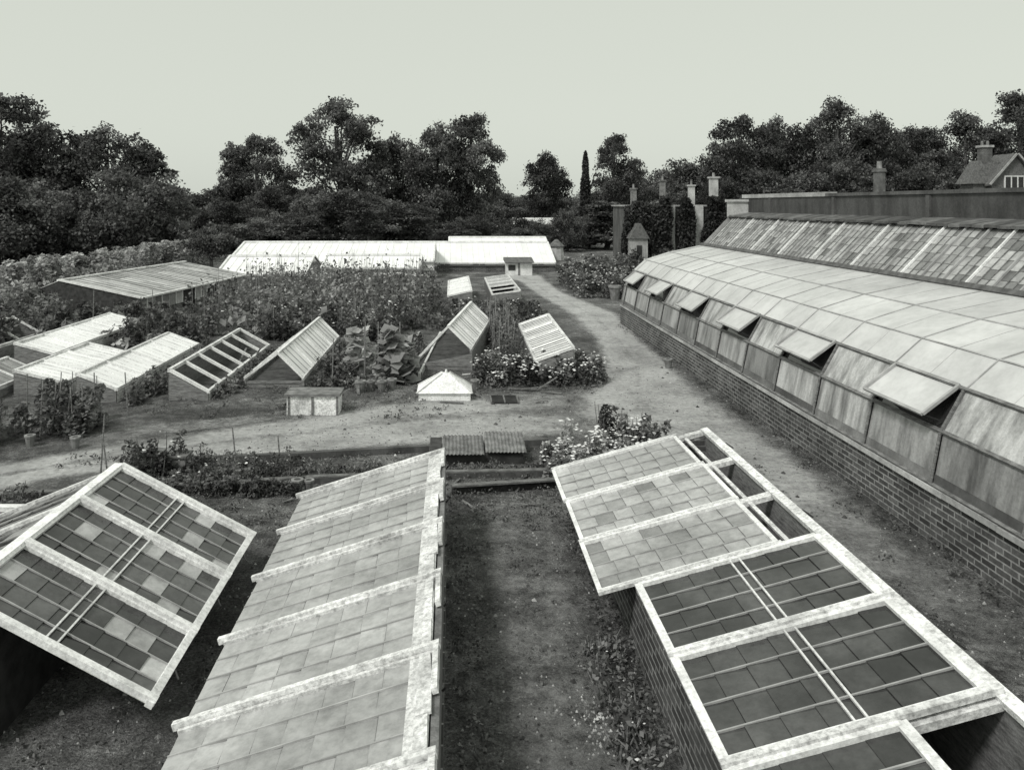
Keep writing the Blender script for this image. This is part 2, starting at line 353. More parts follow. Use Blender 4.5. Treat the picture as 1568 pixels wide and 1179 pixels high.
# right frame
mb=MB(); ys=[10.2,9.1,8.0,6.95,5.83,4.68,3.5]
XL,ZL,XR,ZR=1.66,.6,3.29,1.05
def zz(x): return ZL+(ZR-ZL)*(x-XL)/(XR-XL)
nr=Vector((-(ZR-ZL),0,XR-XL)).normalized()
for i,(y1,y0) in enumerate(zip(ys[:-1],ys[1:])):
    s=(-.33,-.31,-.325)[i] if i<3 else 0
    a,b=XL+s,XR-.06+s
    lift=nr*(.03)
    def q(x,y): return Vector((x,y,zz(x)))+lift
    if i<3:
        panes(mb,q(a,y0+.03),q(a,y1-.03),q(b,y1-.03),q(b,y0+.03),4,8,GL_MID,BAR,.012,.009,.3,edge=.045,edgem=PAINT2,base=.55,alt=GL_GREY,altp=.04+.07*i)
    elif i<5:
        panes(mb,q(a,y0+.03),q(a,y1-.03),q(b,y1-.03),q(b,y0+.03),4,7,GL_DARK,BAR,.012,.009,.35,edge=.065,edgem=PAINT2,base=.5,alt=GL_GREY,altp=.04)  # odd greyer panes paint a sky reflection onto the dark lights
        for dx in (.8,.88): mb.beam(q(a+dx,y0+.03),q(a+dx,y1-.03),.014,.02,PAINT2,up=nr,lift=.006,tone=.2)
    else:
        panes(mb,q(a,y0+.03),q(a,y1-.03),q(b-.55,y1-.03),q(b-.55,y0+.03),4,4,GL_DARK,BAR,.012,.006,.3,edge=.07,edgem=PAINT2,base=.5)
for i,y in enumerate(ys):
    mb.beam((XL-.02,y,zz(XL-.02)-.03),(XR,y,ZR-.03),.1,.05,PAINT,up=nr)
    if i<4: mb.beam((XL-.36,y,zz(XL-.36)+.045),(XR-.36,y,zz(XR-.36)+.045),.045,.03,PAINT,up=nr)
    else: mb.beam((XL-.05,y,zz(XL-.05)+.05),(XR,y,ZR+.05),.05,.04,PAINT,up=nr)
mb.beam((XR+.0,ys[-1],ZR+.0),(XR+.0,ys[0],ZR+.0),.09,.05,PAINT,up=nr)
mb.beam((XR-.26,ys[3]+.05,zz(XR-.26)-.02),(XR-.26,ys[0],zz(XR-.26)-.02),.04,.03,PAINT,up=nr)
mb.box(XR-.02,XR+.06,ys[-1],ys[0],.0,ZR-.03,WOOD)
mb.box(XL-.02,XL+.09,ys[-1],ys[0],0,ZL-.04,BRICK_Y,)
for yy in (ys[0]-.11,):
    mb.hexa([(XL,yy,0),(XR,yy,0),(XR,yy+.1,0),(XL,yy+.1,0),(XL,yy,ZL-.04),(XR,yy,ZR-.04),(XR,yy+.1,ZR-.04),(XL,yy+.1,ZL-.04)],BRICK_X)
mb.poly([(XL+.05,ys[-1],.2),(XR-.03,ys[-1],.2),(XR-.03,ys[0]-.12,.2),(XL+.05,ys[0]-.12,.2)],SOIL,.2)
for y in (9.6,7.5,5.3):
    mb.beam((XR+.06,y,ZR+.03),(XR+.12,y-.1,ZR-.0),.012,.012,DARKWOOD)
mb.build('cold_frame')
plants('frame_interior_plants',1.85,3.1,3.8,10,.35,4000,.05,.2,31,mat=LEAF2).location.z=.2

# left frame : three lights lying open, falling to the east, low span behind
mb=MB(); LX,LZ,RX,RZ=-3.62,1.12,-2.22,.37
nl=Vector((LZ-RZ,0,RX-LX)).normalized()
ys=[8.56,7.61,6.63,5.7]
for y1,y0 in zip(ys[:-1],ys[1:]):
    panes(mb,(RX,y0+.02,RZ),(RX,y1-.02,RZ),(LX,y1-.02,LZ),(LX,y0+.02,LZ),4,8,GL_DARK,BAR,.011,.009,.45,edge=.045,edgem=PAINT2,base=.55,alt=GL_MID,altp=.13)  # scattered pale panes are sky reflections put into the pane colour
    xx=LX*.5+RX*.5
    for dx in (-.08,0): mb.beam((xx+dx,y0,LZ*.5+RZ*.5-dx*.54+.014),(xx+dx,y1,LZ*.5+RZ*.5-dx*.54+.014),.014,.02,PAINT2,up=nl,tone=.2)
for y in ys: mb.beam((LX,y,LZ+.02),(RX+.06,y,RZ+.0),.06,.05,PAINT2,up=nl,tone=.5)
mb.beam((RX+.02,ys[-1]-.04,RZ),(RX+.02,ys[0]+.04,RZ),.06,.05,PAINT2,up=nl)
for y in (6.1,7.2,8.1): mb.beam((RX+.06,y,RZ+.02),(RX+.12,y-.08,RZ-.02),.012,.012,DARKWOOD)
mb.box(-3.5,-3.4,5.8,8.4,0,.9,DARKWOOD,.8)
mb.box(-5.4,-5.3,5.6,9.0,0,.5,WOOD); mb.box(-5.3,-3.5,8.9,9.0,0,.5,WOOD); mb.box(-5.3,-3.5,5.6,5.7,0,.5,DARKWOOD)
mb.poly([(-5.3,5.6,.15),(-3.5,5.6,.15),(-3.5,8.9,.15),(-5.3,8.9,.15)],SOIL,.2)
for y1,y0 in zip(ys[:-1],ys[1:]):
    panes(mb,(-5.35,y0+.02,.42),(-5.35,y1-.02,.42),(LX-.06,y1-.02,LZ-.03),(LX-.06,y0+.02,LZ-.03),4,8,GL_DARK,BAR,.015,.009,.3,edge=.06,edgem=PAINT,alt=GL_MID,altp=.15)  # pale panes here also carry painted sky reflection
mb.beam((-5.35,5.6,.5),(-5.35,9.0,.5),.1,.05,PAINT2); mb.beam((-5.35,9.0,.5),(-3.4,9.0,.5),.1,.05,PAINT2); mb.beam((LX-.03,5.68,LZ-.0),(LX-.03,8.6,LZ-.0),.1,.05,PAINT2)
mb.box(-2.5,-2.44,8.3,8.36,0,.44,WOOD)
mb.build('cold_frame')

# ------------------------------------------------------------------ big lean-to greenhouse
mb=MB(); Y0,Y1=1.71,26.4
prof=[(5.7,.68),(5.82,1.3),(6.1,1.8),(6.5,2.16),(7.3,2.42),(8.4,2.65)]
mb.box(5.7,5.92,Y0,Y1,0,.60,BRICK_Y)
for i in range(27):
    y=Y0+i*.92
    if y<Y1: mb.box(5.66+random.uniform(-.006,.006),5.96,y,min(y+.914,Y1),.602,.665+random.uniform(-.004,.004),STONE,random.uniform(.0,.5))
step=1.5187; nb=[Y0+.0+step*i for i in range(int((Y1-Y0)/step)+1)]
if Y1-nb[-1]>.3: nb.append(Y1)
for bi,(a,b) in enumerate(zip(nb[:-1],nb[1:])):
    for k in range(len(prof)-1):
        (xa,za),(xb,zb)=prof[k],prof[k+1]
        if k==0:
            panes(mb,(xa,a,za),(xa,b,za),(xb,b,zb),(xb,a,zb),1,1,GL_STAIN,WOOD,.045,0,.4,base=random.uniform(.3,.8))
            mb.poly([(xa-.004,a+.02,za+.01),(xa-.004,b-.02,za+.01),(xa+.018,b-.02,za+.14),(xa+.018,a+.02,za+.14)],GL_GREY,random.random()*.6)
        elif k==1:
            if bi%2==1:
                ox,oz=5.66+random.uniform(-.04,.05),1.5+random.uniform(-.03,.03)
                P0=Vector((xb,a+.1,zb+.02)); P1=Vector((xb,b-.1,zb+.02))
                Q0=Vector((ox,a+.1,oz));Q1=Vector((ox,b-.1,oz))
                panes(mb,Q0,Q1,P1,P0,1,1,GL_ROOF,PAINT,.03,.0,.2,base=.5,edge=.04,edgem=BAR)
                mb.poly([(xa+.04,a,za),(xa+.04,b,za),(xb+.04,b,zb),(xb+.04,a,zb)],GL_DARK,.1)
                for yy in (a+.11,b-.11): mb.beam((ox,yy,oz),(xa+.06,yy,za+.1),.015,.015,DARKWOOD)
            else:
                panes(mb,(xa,a,za),(xa,b,za),(xb,b,zb),(xb,a,zb),1,1,GL_STAIN,WOOD,.035,0,.4,base=.85)
        else:
            panes(mb,(xa,a,za),(xa,b,za),(xb,b,zb),(xb,a,zb),2,1,GL_ROOF,None,.02,0,.1,base=.3+.15*k)
    for k in range(len(prof)-1):
        (xa,za),(xb,zb)=prof[k],prof[k+1]
        nn=Vector((-(zb-za),0,xb-xa)); mb.beam((xa,a,za),(xb,a,zb),.04 if k<2 else .02,.03 if k<2 else .012,WOOD if k<2 else BAR,up=nn,tone=.5)
        if k>1: mb.beam((xa,(a+b)/2,za),(xb,(a+b)/2,zb),.008,.005,BAR,up=nn,tone=.9)
for k,(x,z) in enumerate(prof):
    mb.beam((x,Y0,z),(x,Y1,z),.05 if k<3 else .022,.03 if k<3 else .012,WOOD if k<3 else BAR,up=(-.5,0,1),tone=.5)
mb.poly([(5.7,Y1,.66)]+[(x,Y1,z) for x,z in prof]+[(8.4,Y1,.66)],GL_GREY,.6); mb.box(5.7,8.4,Y1-.02,Y1+.12,0,.66,BRICK_X)
for x in (6.5,7.3): mb.beam((x,Y1,.66),(x,Y1,2.2),.05,.05,PAINT,up=(0,1,0))
sy=.62; n=int((Y1-Y0)/sy)
for i in range(n):
    a=Y0+i*sy;b=a+sy
    panes(mb,(8.42,a,2.66),(8.42,b,2.66),(9.3,b,3.58),(9.3,a,3.58),3,6,GL_MID,WOOD,.018,.006,.35,base=.4,alt=GL_GREY,altp=.35)
    mb.beam((8.42,a,2.67),(9.3,a,3.59),.035,.035,PAINT2 if i%3==0 else BAR,up=(-1,0,1))
mb.beam((8.42,Y0,2.66),(8.42,Y1,2.66),.1,.06,TILE,up=(-1,0,1))
for i in range(int((Y1-Y0)/.33)):
    y=Y0+i*.33; j=random.uniform(-.012,.012); mb.hexa([(9.22,y,3.6+j),(9.8,y,3.68),(9.8,y+.32,3.68),(9.22,y+.32,3.6+j),(9.22,y,3.65+j),(9.8,y,3.75),(9.8,y+.32,3.75),(9.22,y+.32,3.65+j)],TILE,random.random())
mb.poly([(8.42,Y1,.6),(8.42,Y1,2.66),(9.3,Y1,3.58),(9.8,Y1,3.6),(9.8,Y1,.6)],STONE,.4)
mb.box(8.42,9.8,Y1+.002,Y1+.12,0,.6,BRICK_X)
mb.build('lean_to_greenhouse')
mb=MB()
mb.box(9.8,10.05,Y0,Y1,0,4.22,DARKWALL); mb.box(9.76,10.09,Y0,20.5,4.222,4.3,DARKWALL,.9); mb.box(9.77,10.08,20.5,Y1,4.222,4.34,STONE,.15)
mb.box(9.3,9.797,Y1-.5,Y1+.1,3.6,4.1,STONE,.6); mb.box(9.25,9.797,Y1-.55,Y1+.15,4.102,4.18,STONE,.5)
for y in (12,16,20,24): mb.box(9.74,9.798,y,y+.12,3.7,4.2,DARKWALL,.9)
mb.build('garden_wall')
def chimney(name,x,y,z0,z1,w,mat=STONE,pots=1):
    mb=MB()
    mb.box(x-w/2,x+w/2,y-w/2,y+w/2,z0,z1-.3,mat,.2); mb.box(x-w*.6,x+w*.6,y-w*.6,y+w*.6,z1-.298,z1-.24,mat,.3); mb.box(x-w*.54,x+w*.54,y-w*.54,y+w*.54,z1-.238,z1-.2,mat,.3)
    for k in range(pots):
        px=x+(k-(pots-1)/2)*w*.5; mb.cyl((px,y,z1-.2),(px,y,z1),w*.34,w*.28,TERRA,8,tone=.9)
    return mb.build(name)
chimney('chimney_stack',12,22,0,5.22,.22,TERRA)

# ------------------------------------------------------------------ far greenhouses
def far_house(name,x0,x1,yf,yb,ze,zr,nb,wall=.35,glass=GL_WHITE,rot=0,nv=2):
    mb=MB(); w=(x1-x0)/nb
    mb.box(x0,x1,yf,yf+.12,0,wall,BRICK_X); mb.box(x0,x1,2*yb-yf-.12,2*yb-yf,0,ze,BRICK_X)
    for i in range(nb):
        a=x0+i*w;b=a+w
        panes(mb,(a,yf,wall),(b,yf,wall),(b,yf,ze),(a,yf,ze),2,1,GL_GREY if random.random()<.3 else glass,PAINT2,.04,0,.4,base=.5)
        panes(mb,(a,yf-.05,ze),(b,yf-.05,ze),(b,yb,zr),(a,yb,zr),2,nv,glass,None,.03,0,.3,base=.5)
        panes(mb,(a,2*yb-yf,ze),(b,2*yb-yf,ze),(b,yb,zr),(a,yb,zr),1,1,glass,None,.03,0,.3,base=.5)
        mb.beam((a,yf-.06,ze),(a,yb,zr),.03,.02,PAINT2,up=(0,-1,1),tone=.4); mb.beam(((a+b)/2,yf-.06,ze),((a+b)/2,yb,zr),.015,.015,PAINT2,up=(0,-1,1),tone=.4)
    mb.beam((x0,yb,zr),(x1,yb,zr),.14,.1,PAINT2); mb.beam((x0,yf-.05,ze-.03),(x1,yf-.05,ze-.03),.1,.08,PAINT2); mb.beam((x0,yf-.03,wall),(x1,yf-.03,wall),.1,.05,WOOD)
    for x in (x0,x1):
        mb.poly([(x,yf,0),(x,2*yb-yf,0),(x,2*yb-yf,ze),(x,yb,zr-.03),(x,yf,ze)],GL_GREY,.6)
        mb.beam((x,yf-.05,ze),(x,yb,zr),.1,.08,PAINT2,up=(0,-1,1)); mb.beam((x,2*yb-yf+.05,ze),(x,yb,zr),.1,.08,PAINT2,up=(0,1,1))
    return mb.build(name,rot=rot)
far_house('greenhouse',-12.3,-1.0,43,46.5,.88,1.76,14)
far_house('greenhouse',-6.6,-1.6,39.6,41.4,.78,1.32,6,nv=1)
far_house('greenhouse',-11.6,-7.2,38.5,41,.55,1.3,5)
far_house('greenhouse',-1.5,6.2,47,50.8,.5,1.56,11)
far_house('greenhouse',-.2,6.6,53,55.5,1.0,1.68,9)
mb=MB(); mb.box(3.1,4.55,44.4,45.6,0,.72,PAINT2,.3); mb.hexa([(3.0,44.2,.722),(4.65,44.2,.722),(4.65,45.8,.8),(3.0,45.8,.8),(3.0,44.2,.77),(4.65,44.2,.77),(4.65,45.8,.95),(3.0,45.8,.95)],TILE); mb.box(3.75,3.85,44.36,44.398,0,.7,WOOD); mb.box(3.2,3.6,44.37,44.398,.3,.6,DARKWOOD); mb.build('garden_shed')

mb=MB(); L=9.3
mb.box(-.1,0,0,L,0,.3,BRICK_Y)
for i in range(9):
    a=i*L/9;b=a+L/9
    if i in(3,5): mb.poly([(0,a,.0),(0,b,.0),(0,b,.78),(0,a,.78)],DARKWOOD,.3)
    else: panes(mb,(0,a,.3),(0,b,.3),(0,b,.78),(0,a,.78),2,1,GL_GREY if i%2 else GL_MID,PAINT2,.05,0,.5)
    panes(mb,(.06,a,.78),(.06,b,.78),(-3,b,1.35),(-3,a,1.35),3,4,GL_ROOF,BAR if i%2 else WOOD,.025,.0,.7,base=.45,alt=GL_MID,altp=.35)
    panes(mb,(-4.4,a,.8),(-4.4,b,.8),(-3,b,1.35),(-3,a,1.35),3,2,GL_GREY,PAINT,.03,0,.5)
mb.poly([(0,0,0),(0,0,.78),(-3,0,1.33),(-4.4,0,.8),(-4.4,0,0)],DARKWOOD,.8); mb.poly([(0,L,0),(0,L,.78),(-3,L,1.33),(-4.4,L,.8),(-4.4,L,0)],GL_GREY,.6)
mb.beam((.08,0,.78),(.08,L,.78),.1,.06,PAINT2); mb.beam((-3,0,1.35),(-3,L,1.35),.12,.06,PAINT); mb.beam((.06,0,.8),(-3,0,1.37),.08,.06,PAINT2)
mb.build('greenhouse',(-10.7,26.8,0),math.radians(-8))

# ------------------------------------------------------------------ middle distance frames
def lean_frame(name,xl,zl,xr,zr,y0,y1,glass,nb,nv=1,bars=5,open_=0,rot=0,barm=PAINT2,tj=.2):
    mb=MB(); cx,cy=(xl+xr)/2,(y0+y1)/2
    xl-=cx;xr-=cx;y0-=cy;y1-=cy; s=(y1-y0)/nb; nn=Vector((-(zr-zl),0,xr-xl))
    for i in range(nb):
        a=y0+i*s;b=a+s; j=random.uniform(-.015,.035)
        if random.random()>=open_: panes(mb,(xl,a,zl+j),(xl,b,zl+j),(xr,b,zr+j),(xr,a,zr+j),bars,nv,glass,barm,.02,.0,tj)
        mb.beam((xl,a,zl-.02),(xr,a,zr-.02),.07,.06,PAINT2,up=nn)
    mb.beam((xl,y1,zl-.02),(xr,y1,zr-.02),.07,.06,PAINT2,up=nn)
    for x,z in((xl,zl),(xr,zr)):
        mb.beam((x,y0-.03,z-.03),(x,y1+.03,z-.03),.07,.07,PAINT); mb.box(x-.03,x+.03,y0,y1,0,z-.05,PAINT if x>0 else WOOD,.25)
    for y in (y0,y1): mb.hexa([(xl,y-.03,0),(xr,y-.03,0),(xr,y+.03,0),(xl,y+.03,0),(xl,y-.03,zl-.04),(xr,y-.03,zr-.04),(xr,y+.03,zr-.04),(xl,y+.03,zl-.04)],WOOD,.8)
    mb.poly([(xl,y0,.06),(xr,y0,.06),(xr,y1,.06),(xl,y1,.06)],SOIL,.3)
    return mb.build(name,(cx,cy,0),rot)
def span_frame(name,x,y0,y1,wl,wr,zel,zer,zr,left,right,rot=0,nb=4):
    mb=MB(); cy=(y0+y1)/2; y0-=cy;y1-=cy;s=(y1-y0)/nb
    for sd,w,ze,gl in((-1,wl,zel,left),(1,wr,zer,right)):
        xe=sd*w
        for i in range(nb+1):
            mb.beam((xe,y0+i*s,ze),(0,y0+i*s,zr),.05,.05,PAINT2,up=(sd*.5,0,1))
            if i<nb and gl: panes(mb,(xe,y0+i*s,ze+.03),(xe,y0+(i+1)*s,ze+.03),(0,y0+(i+1)*s,zr+.03),(0,y0+i*s,zr+.03),4,1,gl,BAR,.016,0,.2)
        mb.beam((xe,y0,ze-.03),(xe,y1,ze-.03),.06,.08,PAINT); mb.box(xe-.03,xe+.03,y0,y1,0,ze-.03,WOOD,.8)
    mb.beam((0,y0-.03,zr),(0,y1+.03,zr),.07,.06,PAINT2)
    mb.poly([(-wl,y1,0),(wr,y1,0),(wr,y1,zer),(0,y1,zr),(-wl,y1,zel)],WOOD,.5)
    mb.poly([(-wl,y0+.01,0),(wr,y0+.01,0),(wr,y0+.01,zer*.8),(-wl,y0+.01,zel*.8)],WOOD,.8)
    mb.poly([(-wl+.03,y0,.08),(wr-.03,y0,.08),(wr-.03,y1,.08),(-wl+.03,y1,.08)],SOIL,.3)
    return mb.build(name,(x,cy,0),rot)
lean_frame('cold_frame',-10.7,.60,-9.75,.34,19.2,24.5,GL_WHITE,4,1,5)
lean_frame('cold_frame',-9.2,.50,-8.15,.25,16.5,19.8,GL_WHITE,3,1,5)
lean_frame('cold_frame',-7.6,.56,-6.8,.26,15.9,21,GL_WHITE,4,1,5)
span_frame('cold_frame',-10.1,14.6,17.8,.7,.7,.2,.2,.5,None,GL_GREY)
span_frame('cold_frame',-12.6,18,22.5,.8,.8,.3,.3,.75,GL_GREY,None)
lean_frame('cold_frame',-5.8,.6,-5.0,.16,16.1,21.4,GL_WHITE,6,1,3,open_=1)
span_frame('cold_frame',-3.82,17.2,22.6,.72,.55,.18,.18,.72,None,GL_WHITE)
span_frame('cold_frame',.25,19.0,23.8,.85,.55,.12,.5,1.02,None,GL_WHITE,rot=math.radians(-8),nb=4)
lean_frame('cold_frame',1.95,.45,2.8,.75,17.8,23.2,GL_WHITE,4,1,6,rot=math.radians(-1),barm=WOOD)
lean_frame('cold_frame',-.15,.5,.75,.7,30,36,GL_WHITE,5,1,3)
lean_frame('cold_frame',1.6,.45,2.7,.6,31,38,GL_GREY,5,1,4,open_=.3)
for nm,pts in (('bed_edging_board',[(-1.35,17.3),(-1.0,24)]),('bed_edging_board',[(-.75,18.0),(-.35,24)]),('bed_edging_board',[(-2.35,17.2),(-2.4,22)]),('bed_edging_board',[(1.3,18),(1.7,26)])):
    mb=MB(); mb.beam((pts[0][0],pts[0][1],0),(pts[1][0],pts[1][1],0),.05,.13,PAINT,tone=.4)
    for k in range(6):
        t=k/5; mb.beam((pts[0][0]*(1-t)+pts[1][0]*t+.04,pts[0][1]*(1-t)+pts[1][1]*t,0),(pts[0][0]*(1-t)+pts[1][0]*t+.04,pts[0][1]*(1-t)+pts[1][1]*t,.16),.03,.03,WOOD)
    mb.build(nm)

mb=MB(); mb.box(-3.14,-2.16,14.9,15.4,0,.36,PAINT,.9); mb.box(-2.67,-2.63,14.88,14.898,0,.36,WOOD); mb.box(-3.18,-2.12,14.86,15.44,.362,.41,WOOD,.6)
for x in(-3.12,-2.2): mb.box(x,x+.04,14.885,14.899,.0,.36,WOOD)
mb.build('wooden_storage_box')
mb=MB(); mb.box(-.68,.38,16.0,16.7,0,.16,PAINT2,.8)
cs=[(-.72,15.96,.16),(.42,15.96,.16),(.42,16.74,.16),(-.72,16.74,.16)]; tp=[(-.2,16.28,.5),(-.04,16.28,.5),(-.04,16.42,.5),(-.2,16.42,.5)]
for k in range(4): mb.poly([cs[k],cs[(k+1)%4],tp[(k+1)%4],tp[k]],PAINT2,.7); mb.beam(cs[k],tp[k],.03,.02,PAINT2,tone=.3)
mb.poly(tp,PAINT2,.8); mb.cyl((-.12,16.35,.5),(-.12,16.35,.57),.03,.02,PAINT2,6)
mb.build('hand_light_cloche')
mb=MB()
for i in range(6): mb.box(.8,1.32,15.75+i*.1,15.8+i*.1,.012,.05,DARKWOOD)
for x in(.78,1.05,1.32): mb.box(x,x+.03,15.72,16.3,.012,.058,WOOD,.4)
mb.build('drain_grating')
mb=MB()
def corr(x0,x1,y0,y1,za,zb,t):
    n=22
    for i in range(n):
        a=x0+(x1-x0)*i/n;b=x0+(x1-x0)*(i+1)/n; h0=.018*(i%2);h1=.018*((i+1)%2)
        mb.poly([(a,y0,za+h0),(b,y0,za+h1),(b,y1,zb+h1),(a,y1,zb+h0)],WOOD,t)
corr(-.15,.5,12.0,12.75,.17,.25,.45); corr(.52,1.15,12.05,12.8,.19,.29,.65); corr(-.35,-.16,12.05,12.7,.15,.23,.2)
mb.box(-.3,1.1,12.1,12.65,0,.14,DARKWOOD)
mb.build('corrugated_sheet_cover')
mb=MB(); pl=[(-6.4,10.6),(-4.8,10.8),(-3.6,11.0),(-1.9,11.3),(0,11.5),(1.6,11.6)]
for a,b in zip(pl[:-1],pl[1:]): mb.beam((a[0],a[1],0),(b[0],b[1],0),.1,.08,DARKWALL); mb.beam((a[0],a[1],.082),(b[0],b[1],.082),.1,.02,WOOD,tone=.3)
pl=[(-4.6,12.05),(-2.5,12.35),(-.6,12.7),(1.6,13.1)]
for a,b in zip(pl[:-1],pl[1:]): mb.beam((a[0],a[1],0),(b[0],b[1],0),.1,.1,DARKWALL,tone=.7)
mb.build('low_bed_kerb')
mb=MB()
mb.beam((.0,10.85,.0),(1.75,11.15,.0),.06,.12,DARKWOOD); mb.beam((.0,10.8,.12),(1.75,11.1,.12),.1,.025,WOOD,tone=.3)
mb.build('timber_bed_edge')
mb=MB()
for x,y,w,h in ((-4.75,11.6,.4,.28),(-4.3,11.75,.3,.2)): mb.box(x,x+w,y,y+.3,0,h,WOOD,.9); mb.box(x-.02,x+w+.02,y-.02,y+.32,h+.002,h+.03,WOOD,.3)
mb.build('wooden_crate')
def pot(x,y,s=.14):
    mb=MB(); mb.cyl((x,y,0),(x,y,s),s*.35,s*.5,TERRA,10,cap=False); mb.cyl((x,y,s),(x,y,s*1.18),s*.56,s*.56,TERRA,10,tone=.8); mb.cyl((x,y,s*1.0),(x,y,s*1.19),s*.3,s*.3,SOIL,8); return mb.build('flower_pot')
for x,y,s in ((-1.95,16.7,.22),(-1.75,16.9,.18),(-1.5,16.8,.2),(-1.3,17.0,.2),(5.3,19.2,.2),(6.9,33.2,.5),(.5,17,.18),(-2.15,10.9,.16),(-2.0,10.95,.14),(-6.2,12.9,.16),(-7.0,13.0,.16)): pot(x,y,s)
mb=MB(); r3=random.Random(9)
for (x,y,h) in [(-7.8,14.4,.9),(-6.6,14.5,.9),(-6.2,15,.8),(-5.2,11.6,.9),(-4.9,11.2,.6),(1.15,19,1.1),(1.4,21,1.2),(1.3,20,1.2),(1.6,22,1.3),(1.1,23,1.2),(1.7,24,1.2),(-9.6,15,1.0),(-2.6,17,1.1),(-2.0,18,1.2),(-11,24,1.4),(-9.5,25,1.3),(-2.6,11.9,.5),(-3.3,12,.6)]:
    mb.cyl((x,y,0),(x+r3.uniform(-.08,.08),y,h),.014,.011,WOOD,5,tone=.8)
mb.build('garden_stakes')
mb=MB()
for i in range(60):
    x=r3.uniform(-10,2.2);y=r3.uniform(15.4,23); a=r3.uniform(-.5,.5)+(1.57 if r3.random()<.5 else 0);l=r3.uniform(.15,.7)
    mb.beam((x,y,.015),(x+l*math.cos(a),y+l*math.sin(a),r3.choice([.02,.05,.3])),.05,.02,r3.choice([WOOD,PAINT,WOOD]))
for i in range(14):
    x=r3.uniform(-2.8,1.6);y=r3.uniform(10.2,11.2); a=r3.uniform(0,3);l=r3.uniform(.08,.4)
    mb.beam((x,y,.012),(x+l*math.cos(a),y+l*math.sin(a),.02),.03,.015,WOOD)
mb.build('scattered_boards')

# ------------------------------------------------------------------ planting
plants('dahlia_rows',-8.8,-.6,25,38,1.2,22000,.07,.38,11,flowers=160,fs=.055,stakes=26,hvar=.8)
plants('tall_perennials',-8.5,-1,25.5,37,1.55,12000,.07,.22,111,mat=LEAFL,hvar=.85)
plants('broad_leaved_plants',-7.5,-3,24,29,1.0,1800,.16,.6,112,mat=LEAFL,hvar=.7)
plants('broad_leaved_plants',-12,-9,21.5,26,.6,900,.14,.5,113,mat=LEAFL,hvar=.7)
plants('dahlia_rows',-5.8,-1.6,23,25.5,1.0,8000,.065,.3,12,flowers=90,fs=.05,stakes=12,hvar=.75)
plants('shrub_rows',-16.5,-12,17,26,1.2,17000,.075,.4,13,hvar=.7)
plants('shrub_rows',-17,-14.2,26,38,1.4,12000,.09,.5,14,mat=LEAFL,hvar=.6)
plants('bean_plants',-7.5,-6.4,13.4,14.6,.85,4500,.045,.22,15,stakes=7,hvar=.6)
plants('bean_plants',-9.6,-7.7,12.0,13.8,.9,6500,.05,.26,16,stakes=6,hvar=.7)
plants('bean_plants',-9.3,-7.2,21.5,24.5,.9,7000,.06,.26,17,hvar=.7)
plants('flower_bed',.6,3.45,17.3,18.6,.6,11000,.045,.25,18,flowers=600,fs=.04)
plants('flower_bed',1.6,3.1,11.55,12.6,.5,8500,.034,.18,19,flowers=640,fs=.036,mat=LEAFL,hvar=.7)
plants('flowering_shrub',1.4,2.1,11.4,12.1,.4,3200,.034,.16,20,mat=LEAFL,flowers=60,fs=.03)
plants('leafy_shrub',2.4,3.3,12.1,12.9,.7,3400,.04,.16,33,hvar=.7)
plants('flower_bed',5.6,8.6,33.5,40,.9,14000,.07,.4,21,flowers=260,fs=.06)
plants('flower_bed',6.5,11.5,40,47,1.1,14000,.09,.5,22,flowers=160,fs=.07)
plants('border_plants',-4.7,-2.2,11.1,12.0,.3,6500,.026,.14,23,flowers=40,fs=.022,hvar=.8)
plants('border_plants',-4.75,-4.2,11.1,11.9,.72,2000,.034,.15,24,flowers=14,fs=.035,hvar=.7)
plants('clipped_edging',-4.1,-2.1,10.72,10.98,.2,6000,.022,.1,241,mat=LEAF,hvar=.3)
plants('border_plants',-2.2,1.5,11.5,11.95,.14,3500,.022,.11,25,hvar=.8)
plants('border_plants',-6.5,-5.2,9.6,10.6,.22,2600,.026,.15,26,hvar=.8)
plants('low_border_plants',-.2,3,24.5,30,.5,9000,.06,.3,27,flowers=60,fs=.05,stakes=12)
plants('climbing_beans',1.1,1.6,19,25,1.0,5000,.04,.17,28,stakes=14,hvar=.7)
plants('vegetable_rows',-3,-1.4,17.0,17.5,.3,1500,.04,.15,29)
plants('vegetable_rows',-1.3,-.8,19,23,.35,1500,.04,.15,39)
plants('vegetable_rows',-6.6,-6.1,15.6,21,.45,3500,.045,.18,36,hvar=.7)
plants('vegetable_rows',-4.9,-4.6,16,21,.3,1800,.04,.15,37)
plants('vegetable_rows',-3,-2.4,18,22.5,.6,3500,.05,.2,38,hvar=.7)
plants('trailing_plants',1.15,1.5,4.9,7.2,.16,900,.026,.09,30,flowers=10,fs=.018,hvar=.7)
plants('low_border_plants',-12.8,-9.2,24.8,26.5,.8,6000,.07,.35,34)
P,T,_=bush_pts(-2.2,-1.1,17.6,18.8,1.3,560,.4,40,hvar=.35)
rng=np.random.default_rng(40); ex=MB()
for x in(-2,-1.7,-1.4,-1.2): ex.cyl((x,18.1,0),(x,18.1,1.3),.015,.012,WOOD,5)
leaf_obj('gourd_plant',P,.15,T,LEAFL,extra=ex,up=1.2,aspect=.9)
P,T,_=bush_pts(-18.2,-16.6,31,53,1.8,26000,.5,50,hvar=.12); rng=np.random.default_rng(50)
leaf_obj('clipped_hedge',P,.1,T+.2,LEAFL,up=1.2)
